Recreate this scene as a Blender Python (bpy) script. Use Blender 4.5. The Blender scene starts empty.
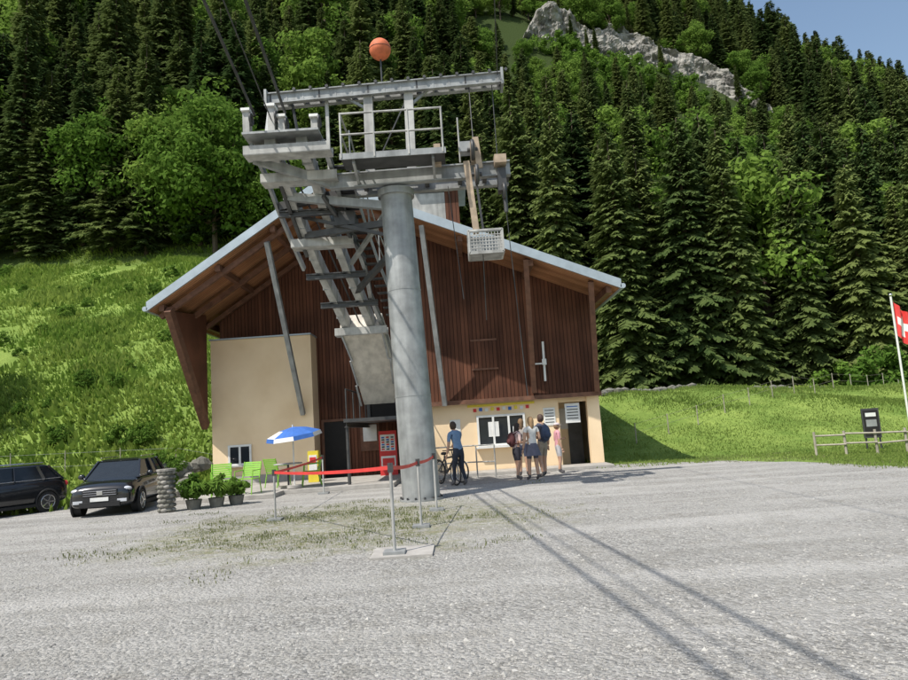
import bpy, bmesh, math, random
import numpy as np
from mathutils import Vector, Matrix
random.seed(7); rng=np.random.default_rng(7)
scn=bpy.context.scene
scn.view_settings.view_transform='Standard'; scn.view_settings.look='None'; scn.view_settings.exposure=0
COL=scn.collection
# ------------------------------------------------------------------ materials
def N(nt,t,**k):
    n=nt.nodes.new(t)
    for a,b in k.items(): setattr(n,a,b)
    return n
def base(name):
    m=bpy.data.materials.new(name); m.use_nodes=True; nt=m.node_tree
    return m,nt,nt.nodes['Principled BSDF']
def mat(name,c,rough=.6,metal=0,var=.15,scale=6,bump=.0,bscale=40,spec=.5,c2=None,streak=0):
    m,nt,p=base(name)
    tc=N(nt,'ShaderNodeTexCoord'); no=N(nt,'ShaderNodeTexNoise'); no.inputs['Scale'].default_value=scale; no.inputs['Detail'].default_value=6
    nt.links.new(tc.outputs['Object'],no.inputs['Vector'])
    mx=N(nt,'ShaderNodeMix',data_type='RGBA')
    a=[v*(1-var) for v in c]; b=[min(1,v*(1+var)) for v in (c2 or c)]
    mx.inputs[6].default_value=(*a,1); mx.inputs[7].default_value=(*b,1)
    rp=N(nt,'ShaderNodeMapRange'); rp.inputs[1].default_value=.3; rp.inputs[2].default_value=.7
    nt.links.new(no.outputs['Fac'],rp.inputs[0]); nt.links.new(rp.outputs[0],mx.inputs[0])
    outc=mx.outputs[2]
    if streak:
        mp=N(nt,'ShaderNodeMapping'); mp.inputs['Scale'].default_value=(5,5,.35); nt.links.new(tc.outputs['Object'],mp.inputs[0])
        n4=N(nt,'ShaderNodeTexNoise'); n4.inputs['Scale'].default_value=1.3; n4.inputs['Detail'].default_value=5; nt.links.new(mp.outputs[0],n4.inputs['Vector'])
        r4=N(nt,'ShaderNodeMapRange'); r4.inputs[1].default_value=.4; r4.inputs[2].default_value=.68; r4.inputs[3].default_value=1; r4.inputs[4].default_value=1-streak; nt.links.new(n4.outputs['Fac'],r4.inputs[0])
        s4=N(nt,'ShaderNodeVectorMath',operation='SCALE'); nt.links.new(outc,s4.inputs[0]); nt.links.new(r4.outputs[0],s4.inputs['Scale']); outc=s4.outputs[0]
    nt.links.new(outc,p.inputs['Base Color'])
    p.inputs['Roughness'].default_value=rough; p.inputs['Metallic'].default_value=metal
    p.inputs['Specular IOR Level'].default_value=spec
    if bump:
        n2=N(nt,'ShaderNodeTexNoise'); n2.inputs['Scale'].default_value=bscale; n2.inputs['Detail'].default_value=5
        nt.links.new(tc.outputs['Object'],n2.inputs['Vector'])
        bp=N(nt,'ShaderNodeBump'); bp.inputs['Strength'].default_value=1; bp.inputs['Distance'].default_value=bump
        nt.links.new(n2.outputs['Fac'],bp.inputs['Height']); nt.links.new(bp.outputs[0],p.inputs['Normal'])
    return m
def leafmat(name,c1,c2,trans=.3,objvar=True,nscale=1.2):
    m=bpy.data.materials.new(name); m.use_nodes=True; nt=m.node_tree; nt.nodes.clear()
    out=N(nt,'ShaderNodeOutputMaterial'); d=N(nt,'ShaderNodeBsdfDiffuse'); t=N(nt,'ShaderNodeBsdfTranslucent'); mix=N(nt,'ShaderNodeMixShader')
    mix.inputs[0].default_value=trans
    tc=N(nt,'ShaderNodeTexCoord'); no=N(nt,'ShaderNodeTexNoise'); no.inputs['Scale'].default_value=nscale; no.inputs['Detail'].default_value=3
    nt.links.new(tc.outputs['Object'],no.inputs['Vector'])
    oi=N(nt,'ShaderNodeObjectInfo'); ad=N(nt,'ShaderNodeMath',operation='MULTIPLY_ADD')
    ad.inputs[1].default_value=.9 if objvar else 0; 
    nt.links.new(oi.outputs['Random'],ad.inputs[0])
    mr=N(nt,'ShaderNodeMath',operation='SUBTRACT'); mr.inputs[1].default_value=.45 if objvar else 0
    nt.links.new(no.outputs['Fac'],mr.inputs[0]); nt.links.new(mr.outputs[0],ad.inputs[2])
    mx=N(nt,'ShaderNodeMix',data_type='RGBA'); mx.clamp_factor=True
    mx.inputs[6].default_value=(*c1,1); mx.inputs[7].default_value=(*c2,1)
    nt.links.new(ad.outputs[0],mx.inputs[0])
    nt.links.new(mx.outputs[2],d.inputs[0]); nt.links.new(mx.outputs[2],t.inputs[0])
    nt.links.new(d.outputs[0],mix.inputs[1]); nt.links.new(t.outputs[0],mix.inputs[2]); nt.links.new(mix.outputs[0],out.inputs[0])
    return m
def boards(name,c1,c2,axis=0,w=.16,rough=.75,weather=None):
    """boards laid side by side along an object axis"""
    m,nt,p=base(name); L=nt.links.new
    tc=N(nt,'ShaderNodeTexCoord'); sp=N(nt,'ShaderNodeSeparateXYZ'); L(tc.outputs['Object'],sp.inputs[0])
    dv=N(nt,'ShaderNodeMath',operation='DIVIDE'); dv.inputs[1].default_value=w; L(sp.outputs[axis],dv.inputs[0])
    fl=N(nt,'ShaderNodeMath',operation='FLOOR'); L(dv.outputs[0],fl.inputs[0])
    fr=N(nt,'ShaderNodeMath',operation='FRACT'); L(dv.outputs[0],fr.inputs[0])
    wn=N(nt,'ShaderNodeTexWhiteNoise',noise_dimensions='1D'); L(fl.outputs[0],wn.inputs['W'])
    mp=N(nt,'ShaderNodeMapping'); sc=[1.2,1.2,1.2]; sc[axis]=14
    if axis==0: sc=[14,1,.9]
    mp.inputs['Scale'].default_value=sc; L(tc.outputs['Object'],mp.inputs[0])
    no=N(nt,'ShaderNodeTexNoise'); no.inputs['Scale'].default_value=1.5; no.inputs['Detail'].default_value=6; L(mp.outputs[0],no.inputs['Vector'])
    av=N(nt,'ShaderNodeMath',operation='MULTIPLY_ADD'); av.inputs[1].default_value=.55; L(wn.outputs['Value'],av.inputs[0])
    s2=N(nt,'ShaderNodeMath',operation='MULTIPLY'); s2.inputs[1].default_value=.5; L(no.outputs['Fac'],s2.inputs[0]); L(s2.outputs[0],av.inputs[2])
    mx=N(nt,'ShaderNodeMix',data_type='RGBA'); mx.inputs[6].default_value=(*c1,1); mx.inputs[7].default_value=(*c2,1); L(av.outputs[0],mx.inputs[0])
    pp=N(nt,'ShaderNodeMath',operation='PINGPONG'); pp.inputs[1].default_value=.5; L(fr.outputs[0],pp.inputs[0])
    ra=N(nt,'ShaderNodeMapRange'); ra.inputs[1].default_value=0.0; ra.inputs[2].default_value=.09; L(pp.outputs[0],ra.inputs[0])
    m2=N(nt,'ShaderNodeMix',data_type='RGBA'); m2.inputs[6].default_value=(c1[0]*.25,c1[1]*.25,c1[2]*.25,1); L(ra.outputs[0],m2.inputs[0]); L(mx.outputs[2],m2.inputs[7])
    n3=N(nt,'ShaderNodeTexNoise'); n3.inputs['Scale'].default_value=.5; n3.inputs['Detail'].default_value=5; L(tc.outputs['Object'],n3.inputs['Vector'])
    r3=N(nt,'ShaderNodeMapRange'); r3.inputs[1].default_value=.35; r3.inputs[2].default_value=.65; r3.inputs[3].default_value=.6; r3.inputs[4].default_value=1.2; L(n3.outputs['Fac'],r3.inputs[0])
    m3=N(nt,'ShaderNodeVectorMath',operation='SCALE'); L(m2.outputs[2],m3.inputs[0]); L(r3.outputs[0],m3.inputs['Scale'])
    L(m3.outputs[0],p.inputs['Base Color']); p.inputs['Roughness'].default_value=rough; p.inputs['Specular IOR Level'].default_value=.25
    bp=N(nt,'ShaderNodeBump'); bp.inputs['Distance'].default_value=.02; L(ra.outputs[0],bp.inputs['Height']); L(bp.outputs[0],p.inputs['Normal'])
    return m
M={}
M['steel']=mat('galvanised_steel',(.34,.35,.345),.5,.3,.25,3,.002,30,streak=.25)
M['steel_l']=mat('light_steel_paint',(.44,.435,.41),.55,.1,.28,2.5,.002,25,streak=.3)
M['steel_d']=mat('dark_steel',(.07,.07,.07),.5,.4,.3,4)
M['tan']=mat('weathered_tan_paint',(.40,.31,.22),.6,0,.28,5)
M['concrete']=mat('concrete',(.38,.36,.33),.9,0,.2,4,.006,30)
M['cream']=mat('cream_render',(.85,.64,.40),.9,0,.06,.9,.003,60,c2=(.87,.68,.45))
M['wood']=boards('red_brown_boards',(.068,.026,.015),(.18,.074,.042),w=.13)
M['wood_p']=mat('brown_timber',(.155,.072,.042),.7,0,.3,5)
M['soffit']=boards('soffit_boards',(.26,.11,.05),(.52,.26,.13),axis=1,w=.14)
M['fascia']=mat('zinc_sheet',(.40,.46,.50),.45,.3,.15,2)
M['roof']=mat('roof_sheet',(.25,.26,.26),.6,.2,.2,3)
M['white']=mat('white_paint',(.74,.74,.71),.5,0,.07)
M['glass']=mat('dark_glass',(.02,.025,.03),.08,0,.1)
M['black']=mat('black_and_interior_shade',(.012,.011,.01),.8,0,.2)  # plain black parts, and shade painted over doorway and bay openings
M['rubber']=mat('black_rubber',(.02,.02,.02),.8,0,.2)
M['red']=mat('red_paint',(.6,.03,.03),.5,0,.1)
M['orange']=mat('orange_ball',(.60,.15,.06),.7,0,.2,8)
M['lime']=mat('lime_plastic',(.24,.5,.05),.4,0,.08)
M['yellow']=mat('yellow_paint',(.75,.6,.05),.5,0,.08)
M['blue']=mat('blue_fabric',(.04,.14,.46),.8,0,.12)
M['carp']=mat('dark_car_paint',(.03,.032,.035),.18,.5,.1)
M['carp'].node_tree.nodes['Principled BSDF'].inputs['Coat Weight'].default_value=.7
M['chrome']=mat('bright_metal',(.6,.6,.6),.25,.9,.05)
M['lamp']=mat('headlamp_glass',(.6,.62,.65),.1,.2,.1)
M['rock']=mat('grey_rock',(.15,.145,.13),.95,0,.55,.5,.35,1.6,c2=(.27,.26,.235))
M['rock2']=mat('boulder',(.28,.265,.235),.95,0,.35,5,.02,20)
M['rock3']=mat('field_stone',(.16,.155,.13),.95,0,.35,5,.02,20)
M['bark']=mat('bark',(.10,.075,.055),.95,0,.3,6,.02,20)
M['con']=leafmat('spruce_needles',(.045,.080,.027),(.165,.205,.065),.30)
M['dec']=leafmat('broad_leaves',(.10,.185,.032),(.20,.30,.06),.38)
M['shrub']=leafmat('shrub_leaves',(.09,.17,.03),(.17,.28,.05),.35)
M['grass']=leafmat('grass_blades',(.15,.25,.04),(.31,.39,.09),.4)
M['mown']=leafmat('mown_grass',(.16,.235,.05),(.26,.33,.09),.4)
M['grassd']=leafmat('weed_blades',(.14,.17,.06),(.24,.25,.12),.3)
# gravel
def gravel():
    m,nt,p=base('gravel'); L=nt.links.new
    tc=N(nt,'ShaderNodeTexCoord')
    def noise(s,d=4,vec=None,r=.5):
        n=N(nt,'ShaderNodeTexNoise'); n.inputs['Scale'].default_value=s; n.inputs['Detail'].default_value=d; n.inputs['Roughness'].default_value=r
        L(vec or tc.outputs['Object'],n.inputs['Vector']); return n.outputs['Fac']
    def rng_(f,a,b,c=0,d=1):
        r=N(nt,'ShaderNodeMapRange'); r.inputs[1].default_value=a; r.inputs[2].default_value=b; r.inputs[3].default_value=c; r.inputs[4].default_value=d; L(f,r.inputs[0]); return r.outputs[0]
    def mix(f,a,b,bt='MIX'):
        x=N(nt,'ShaderNodeMix',data_type='RGBA',blend_type=bt)
        if isinstance(f,float): x.inputs[0].default_value=f
        else: L(f,x.inputs[0])
        for i,v in ((6,a),(7,b)):
            if isinstance(v,tuple): x.inputs[i].default_value=(*v,1)
            else: L(v,x.inputs[i])
        return x.outputs[2]
    vo=N(nt,'ShaderNodeTexVoronoi'); vo.inputs['Scale'].default_value=30; L(tc.outputs['Object'],vo.inputs['Vector'])
    vs=N(nt,'ShaderNodeSeparateColor'); L(vo.outputs['Color'],vs.inputs[0])
    c=mix(rng_(vs.outputs[0],0,1),(.22,.213,.20),(.57,.555,.52))
    c=mix(rng_(noise(60,3),.35,.65),c,mix(.55,c,(.19,.183,.165)))
    big=noise(.35,5)
    c=mix(rng_(big,.35,.7,0,.5),c,(.46,.445,.415))
    mp=N(nt,'ShaderNodeMapping'); mp.inputs['Rotation'].default_value=(0,0,math.radians(35)); mp.inputs['Scale'].default_value=(.12,1.1,1); L(tc.outputs['Object'],mp.inputs[0])
    tr=noise(1.0,4,mp.outputs[0])
    c=mix(rng_(tr,.45,.62,0,.5),c,(.53,.515,.485))
    mp2=N(nt,'ShaderNodeMapping'); mp2.inputs['Rotation'].default_value=(0,0,math.radians(-12)); mp2.inputs['Scale'].default_value=(.09,1.6,1); L(tc.outputs['Object'],mp2.inputs[0])
    c=mix(rng_(noise(1.0,3,mp2.outputs[0]),.52,.66,0,.4),c,(.28,.27,.245))
    c=mix(rng_(noise(1.7,6,None,.7),.5,.75,0,.55),c,(.24,.222,.185))
    sp=N(nt,'ShaderNodeSeparateXYZ'); L(tc.outputs['Object'],sp.inputs[0])
    def math_(op,a,b):
        x=N(nt,'ShaderNodeMath',operation=op)
        for i,v in enumerate((a,b)):
            if isinstance(v,(int,float)): x.inputs[i].default_value=v
            else: L(v,x.inputs[i])
        return x.outputs[0]
    ex=math_('POWER',math_('DIVIDE',math_('ADD',sp.outputs[0],2.2),3.9),2.0)
    ey=math_('POWER',math_('DIVIDE',math_('ADD',sp.outputs[1],-12.6),3.4),2.0)
    d=math_('ADD',math_('ADD',ex,ey),math_('MULTIPLY',math_('SUBTRACT',noise(.9,5,None,.65),.5),3.2))
    wm=rng_(d,1.25,.25)
    g=mix(rng_(noise(9,4),.4,.6),(.17,.19,.07),(.31,.28,.19))
    c=mix(math_('MULTIPLY',wm,rng_(noise(5,5,None,.7),.36,.6,.05,.9)),c,g)
    L(c,p.inputs['Base Color']); p.inputs['Roughness'].default_value=.95; p.inputs['Specular IOR Level'].default_value=.2
    hb=math_('ADD',math_('MULTIPLY',vo.outputs['Distance'],-.6),math_('MULTIPLY',noise(14,6,None,.7),1.4))
    bp=N(nt,'ShaderNodeBump'); bp.inputs['Distance'].default_value=.034; L(hb,bp.inputs['Height']); L(bp.outputs[0],p.inputs['Normal'])
    return m
M['gravel']=gravel()
def terrain_mat():
    m,nt,p=base('meadow_and_forest_floor'); L=nt.links.new
    tc=N(nt,'ShaderNodeTexCoord')
    n1=N(nt,'ShaderNodeTexNoise'); n1.inputs['Scale'].default_value=.35; n1.inputs['Detail'].default_value=8; n1.inputs['Roughness'].default_value=.7; L(tc.outputs['Object'],n1.inputs[0])
    cr=N(nt,'ShaderNodeValToRGB'); e=cr.color_ramp.elements; e[0].position=.3; e[0].color=(.09,.16,.028,1); e[1].position=.7; e[1].color=(.26,.34,.08,1)
    L(n1.outputs['Fac'],cr.inputs[0])
    sp=N(nt,'ShaderNodeSeparateXYZ'); L(tc.outputs['Object'],sp.inputs[0])
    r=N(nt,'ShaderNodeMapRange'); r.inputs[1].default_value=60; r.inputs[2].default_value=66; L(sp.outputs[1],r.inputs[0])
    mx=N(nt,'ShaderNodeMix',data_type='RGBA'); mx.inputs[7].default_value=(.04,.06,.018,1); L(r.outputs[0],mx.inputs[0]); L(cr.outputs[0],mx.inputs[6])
    L(mx.outputs[2],p.inputs['Base Color']); p.inputs['Roughness'].default_value=1; p.inputs['Specular IOR Level'].default_value=.1
    bp=N(nt,'ShaderNodeBump'); bp.inputs['Distance'].default_value=.15; n2=N(nt,'ShaderNodeTexNoise'); n2.inputs['Scale'].default_value=4; n2.inputs['Detail'].default_value=6
    L(tc.outputs['Object'],n2.inputs[0]); L(n2.outputs['Fac'],bp.inputs['Height']); L(bp.outputs[0],p.inputs['Normal'])
    return m
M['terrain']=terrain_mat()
# ------------------------------------------------------------------ mesh builder
class B:
    def __init__(s): s.v=[]; s.f=[]; s.m=[]; s.sm=[]; s.mats=[]
    def mi(s,m):
        m=M[m] if isinstance(m,str) else m
        if m not in s.mats: s.mats.append(m)
        return s.mats.index(m)
    def add(s,vs,fs,m,smooth=False):
        o=len(s.v); k=s.mi(m); s.v+= [tuple(v) for v in vs]
        for f in fs: s.f.append(tuple(i+o for i in f)); s.m.append(k); s.sm.append(smooth)
    def box(s,c,sz,m,rz=0,R=None):
        R=R or Matrix.Rotation(rz,3,'Z'); c=Vector(c)
        vs=[c+R@Vector((x*sz[0]/2,y*sz[1]/2,z*sz[2]/2)) for z in(-1,1) for y in(-1,1) for x in(-1,1)]
        s.add(vs,[(0,2,3,1),(4,5,7,6),(0,1,5,4),(2,6,7,3),(0,4,6,2),(1,3,7,5)],m)
    def frame(s,p1,p2,up=(0,0,1)):
        d=(Vector(p2)-Vector(p1)); L=d.length; d.normalize(); up=Vector(up)
        if abs(d.dot(up))>.98: up=Vector((0,1,0))
        x=d.cross(up).normalized(); z=x.cross(d).normalized()
        return Matrix((x,d,z)).transposed(),L,(Vector(p1)+Vector(p2))/2
    def beam(s,p1,p2,w,h,m,up=(0,0,1)):
        R,L,c=s.frame(p1,p2,up); s.box(c,(w,L,h),m,R=R)
    def ibeam(s,p1,p2,w,h,m,t=.03,up=(0,0,1)):
        R,L,c=s.frame(p1,p2,up)
        s.box(c,(t,L,h-2*t),m,R=R); z=R@Vector((0,0,1))
        s.box(c+z*(h/2-t/2),(w,L,t),m,R=R); s.box(c-z*(h/2-t/2),(w,L,t),m,R=R)
    def cyl(s,p1,p2,r1,m,r2=None,n=16,caps=True):
        r2=r1 if r2 is None else r2
        R,L,c=s.frame(p1,p2); x=R.col[0]; z=R.col[2]; p1=Vector(p1);p2=Vector(p2)
        vs=[]
        for p,r in((p1,r1),(p2,r2)):
            for i in range(n):
                a=2*math.pi*i/n; vs.append(p+(x*math.cos(a)+z*math.sin(a))*r)
        s.add(vs,[(i,(i+1)%n,n+(i+1)%n,n+i) for i in range(n)],m,True)
        if caps: s.add(vs,[tuple(range(n)),tuple(range(2*n-1,n-1,-1))],m)
    def tube(s,pts,r,m,n=8):
        for a,b in zip(pts[:-1],pts[1:]): s.cyl(a,b,r,m,n=n)
    def sphere(s,c,r,m,n=16,sc=(1,1,1),fn=None):
        vs=[];fs=[];k=n//2; c=Vector(c)
        for i in range(k+1):
            th=math.pi*i/k
            for j in range(n):
                a=2*math.pi*j/n; d=Vector((math.sin(th)*math.cos(a),math.sin(th)*math.sin(a),math.cos(th)))
                q=Vector((d.x*r*sc[0],d.y*r*sc[1],d.z*r*sc[2]))
                if fn: q=fn(d,q)
                vs.append(c+q)
        for i in range(k):
            for j in range(n): fs.append((i*n+j,(i+1)*n+j,(i+1)*n+(j+1)%n,i*n+(j+1)%n))
        s.add(vs,fs,m,True)
    def prism(s,poly,y0,y1,m):
        n=len(poly); vs=[(x,y0,z) for x,z in poly]+[(x,y1,z) for x,z in poly]
        s.add(vs,[tuple(range(n)),tuple(range(2*n-1,n-1,-1))]+[(i,n+i,n+(i+1)%n,(i+1)%n) for i in range(n)],m)
    def torus(s,c,R,r,m,axis='x',n=24,k=8):
        vs=[];fs=[];c=Vector(c)
        for i in range(n):
            a=2*math.pi*i/n
            for j in range(k):
                b=2*math.pi*j/k; q=(R+r*math.cos(b)); u,v,w=q*math.cos(a),q*math.sin(a),r*math.sin(b)
                vs.append(c+Vector({'x':(w,u,v),'y':(u,w,v),'z':(u,v,w)}[axis]))
        for i in range(n):
            for j in range(k): fs.append((i*k+j,((i+1)%n)*k+j,((i+1)%n)*k+(j+1)%k,i*k+(j+1)%k))
        s.add(vs,fs,m,True)
    def build(s,name,parent=None,bevel=0,loc=None,rz=None):
        me=bpy.data.meshes.new(name); me.from_pydata(s.v,[],s.f)
        for m in s.mats: me.materials.append(m)
        me.polygons.foreach_set('material_index',s.m); me.polygons.foreach_set('use_smooth',s.sm); me.update()
        bm=bmesh.new(); bm.from_mesh(me); bmesh.ops.recalc_face_normals(bm,faces=bm.faces); bm.to_mesh(me); bm.free()
        o=bpy.data.objects.new(name,me); COL.objects.link(o)
        if parent: o.parent=parent
        if loc: o.location=loc
        if rz is not None: o.rotation_euler[2]=rz
        if bevel:
            b=o.modifiers.new('b','BEVEL'); b.width=bevel; b.segments=2; b.limit_method='ANGLE'
        return o
def empty(name,loc=(0,0,0),rz=0):
    e=bpy.data.objects.new(name,None); COL.objects.link(e); e.location=loc; e.rotation_euler[2]=rz; e.empty_display_size=.3; return e
# ------------------------------------------------------------------ camera / light
cam=bpy.data.cameras.new('camera'); co=bpy.data.objects.new('camera',cam); COL.objects.link(co); scn.camera=co
cam.sensor_width=36; cam.lens=680/908*36; cam.clip_end=2000
co.matrix_world=Matrix.Translation((0,0,1.6))@Matrix.Rotation(math.radians(97.3),4,'X')@Matrix.Rotation(math.radians(-3.8),4,'Z')
S=Vector((-.47,-.44,1)).normalized()
sl=bpy.data.lights.new('sun','SUN'); sl.energy=5.0; sl.angle=math.radians(.5); sl.color=(1,.95,.87)
so=bpy.data.objects.new('sun',sl); COL.objects.link(so); so.rotation_euler=S.to_track_quat('Z','Y').to_euler(); so.location=(-20,-20,40)
w=bpy.data.worlds.new('World'); scn.world=w; w.use_nodes=True; nt=w.node_tree
sk=N(nt,'ShaderNodeTexSky',sky_type='NISHITA'); sk.sun_disc=False; sk.sun_elevation=math.asin(S.z); sk.sun_rotation=math.atan2(S.x,S.y)%(2*math.pi); sk.altitude=500; sk.dust_density=2.5; sk.air_density=1.5; sk.ozone_density=1.2
nt.links.new(sk.outputs[0],nt.nodes['Background'].inputs[0]); nt.nodes['Background'].inputs[1].default_value=.15
# ------------------------------------------------------------------ terrain
def sm(a,b,x):
    t=np.clip((x-a)/(b-a),0,1); return t*t*(3-2*t)
def H(x,y):
    x=np.asarray(x,float); y=np.asarray(y,float)
    L=1-sm(-12,8,x); inb=sm(-9.6,-8.6,x)*(1-sm(4.6,5.6,x))
    y0=23.6+4*inb; yb=np.where(x<0,64,59)-4*0
    r=np.clip(y-y0,0,None); r2=np.minimum(r,yb-y0)
    left=.49*r2*sm(-2,10,r2)
    right=(2.7-1.0*sm(15,35,x))*sm(0,15,r2)
    md=L*left+(1-L)*right
    md=md+(.25*np.sin(x*.35+1)*np.sin(y*.3)+.12*np.sin(x*.9+y*.7))*sm(4,12,r)
    a=x/np.maximum(y,40)
    el=np.interp(a,[-1,0,.3,.507,.624,.73,1.0],[.95,.9,.8,.635,.55,.50,.41])
    k=(el*220-16-md)/(220-yb); f=np.clip(y-yb,0,None)
    hill=np.where(y<220,k*f,k*(220-yb)-.35*(y-220))
    nz=(1.6*np.sin(x*.11+.3)*np.cos(y*.09)+.8*np.sin(x*.27+y*.2))*sm(4,40,f)
    return md+hill+nz
xs=np.concatenate([np.arange(-300,-60,8),np.arange(-60,60,1.5),np.arange(60,301,8)])
ys=np.concatenate([np.arange(-120,0,10),np.arange(0,76,1.5),np.arange(76,330,5)])
X,Y=np.meshgrid(xs,ys); Z=H(X,Y); nx,ny=len(xs),len(ys)
vs=np.stack([X.ravel(),Y.ravel(),Z.ravel()],1); idx=np.arange(nx*ny).reshape(ny,nx)
fs=np.stack([idx[:-1,:-1].ravel(),idx[:-1,1:].ravel(),idx[1:,1:].ravel(),idx[1:,:-1].ravel()],1)
me=bpy.data.meshes.new('terrain'); me.from_pydata(vs.tolist(),[],fs.tolist()); me.polygons.foreach_set('use_smooth',[True]*len(me.polygons)); me.materials.append(M['terrain'])
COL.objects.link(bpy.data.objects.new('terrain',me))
# gravel yard
edge=[(-60,-40),(60,-40),(60,-8),(24,1),(14,8.5),(11.2,13),(10.2,16.3),(9.6,19),(8.2,21.6),(6.3,23.0),(5.0,23.3),(5.0,25),(-8.8,25),(-9.6,21.4),(-14,20.6),(-22,20.4),(-60,20)]
poly=[]
for i in range(len(edge)):
    a=Vector(edge[i]); b=Vector(edge[(i+1)%len(edge)]); L=(b-a).length; n=max(1,int(L/.35)) if max(abs(a.x),abs(b.x))<30 else 4
    for k in range(n):
        p=a.lerp(b,k/n); j=.14 if n>4 else 0; poly.append((p.x+random.uniform(-j,j),p.y+random.uniform(-j,j),.006))
g=B(); g.add(poly,[tuple(range(len(poly)))],'gravel'); g.build('gravel_yard')
# loose stones
def stones(n,cs,name,m):
    octv=np.array([(1,0,0),(-1,0,0),(0,1,0),(0,-1,0),(0,0,1),(0,0,-1)],float); of=np.array([(0,2,4),(2,1,4),(1,3,4),(3,0,4),(2,0,5),(1,2,5),(3,1,5),(0,3,5)])
    c=cs(n); n=len(c); s=np.clip(rng.lognormal(-4.8,.45,n),.004,.03)
    v=octv[None]*s[:,None,None]*rng.uniform(.6,1.3,(n,6,3)); v[:,:,2]*=.6
    a=rng.uniform(0,6.28,n); ca,sa=np.cos(a)[:,None],np.sin(a)[:,None]
    x=v[:,:,0]*ca-v[:,:,1]*sa; y=v[:,:,0]*sa+v[:,:,1]*ca
    V=np.stack([x+c[:,0,None],y+c[:,1,None],v[:,:,2]+.008+0*x],2).reshape(-1,3); F=(of[None]+6*np.arange(n)[:,None,None]).reshape(-1,3)
    me=bpy.data.meshes.new(name); me.from_pydata(V.tolist(),[],F.tolist()); me.materials.append(m); o=bpy.data.objects.new(name,me); COL.objects.link(o)
def cs(n):
    y=4+13*rng.random(n)**1.5; x=rng.uniform(-.75,.75,n)*y; return np.stack([x,y],1)
M['stone']=mat('gravel_stone',(.33,.32,.295),.9,0,.5,9)
stones(30000,cs,'loose_gravel_stones',M['stone'])
# ------------------------------------------------------------------ vegetation meshes
def mk(name,V,F,mats,mi=None):
    me=bpy.data.meshes.new(name); me.from_pydata(V,[],F)
    for m in mats: me.materials.append(m)
    if mi is not None: me.polygons.foreach_set('material_index',mi)
    me.update(); return me
def trunk(V,F,mi,pts,rs,n=7):
    for (a,b,r1,r2) in [(pts[i],pts[i+1],rs[i],rs[i+1]) for i in range(len(pts)-1)]:
        o=len(V); a=Vector(a); b=Vector(b); d=(b-a).normalized(); x=d.orthogonal().normalized(); y=d.cross(x)
        for p,r in((a,r1),(b,r2)):
            for i in range(n): t=6.283*i/n; V.append(tuple(p+(x*math.cos(t)+y*math.sin(t))*r))
        for i in range(n): F.append((o+i,o+(i+1)%n,o+n+(i+1)%n,o+n+i)); mi.append(0)
def conifer(seed,h=22,R=3.9,step=.30,per=7,low=.05,tw=1.15):
    r=random.Random(seed); V=[];F=[];mi=[]
    trunk(V,F,mi,[(0,0,-1),(0,0,h*.5),(0,0,h*.99)],[.3,.2,.03])
    z=h*low; ph=0
    lump=[r.uniform(.72,1.15) for _ in range(12)]; lz=[r.uniform(.75,1.12) for _ in range(40)]
    while z<h-.15:
        t=z/h; ph+=r.random()
        for b in range(per if t<.85 else 5):
            az=ph+6.283*b/per+r.uniform(-.3,.3)
            L=(R*(1-t)**.74*(1 if t>.18 else .75+t*1.4)*lump[int(az/6.283*12)%12]*lz[int(t*39)]+.12)*r.uniform(.55,1.15)
            if r.random()<.06: continue
            ca,sa=math.cos(az),math.sin(az); zz=z+r.uniform(-.15,.15)
            up=.35 if t>.8 else -.05; dr=.50 if t<.75 else .15
            n=int(3+L*3.2)
            for k in range(n):
                s=(k+.6)/n; s=.14+.86*s
                px=ca*L*s; py=sa*L*s; pz=zz+up*L*s-dr*L*s**1.4+.14*L*s**4
                for side in((-1,1) if k<n-1 else (0,)):
                    aa=az+side*r.uniform(.5,1.05); tl=(.26*L*(1-s)+.32+.14*r.random())*tw; dz=-r.uniform(.3,1.1)
                    dx,dy=math.cos(aa),math.sin(aa); q=1/math.sqrt(1+dz*dz); dx*=q;dy*=q;dz*=q
                    w=tl*r.uniform(.18,.30); wx,wy=-math.sin(aa)*w,math.cos(aa)*w; tz=r.uniform(-.6,.6)*w
                    o=len(V)
                    V+= [(px,py,pz),(px+dx*tl*.45+wx,py+dy*tl*.45+wy,pz+dz*tl*.45+tz),(px+dx*tl,py+dy*tl,pz+dz*tl),(px+dx*tl*.45-wx,py+dy*tl*.45-wy,pz+dz*tl*.45-tz-.05)]
                    F.append((o,o+1,o+2,o+3)); mi.append(1)
        z+=step*r.uniform(.8,1.2)
    return mk('conifer_mesh',V,F,[M['bark'],M['con']],mi)
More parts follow.
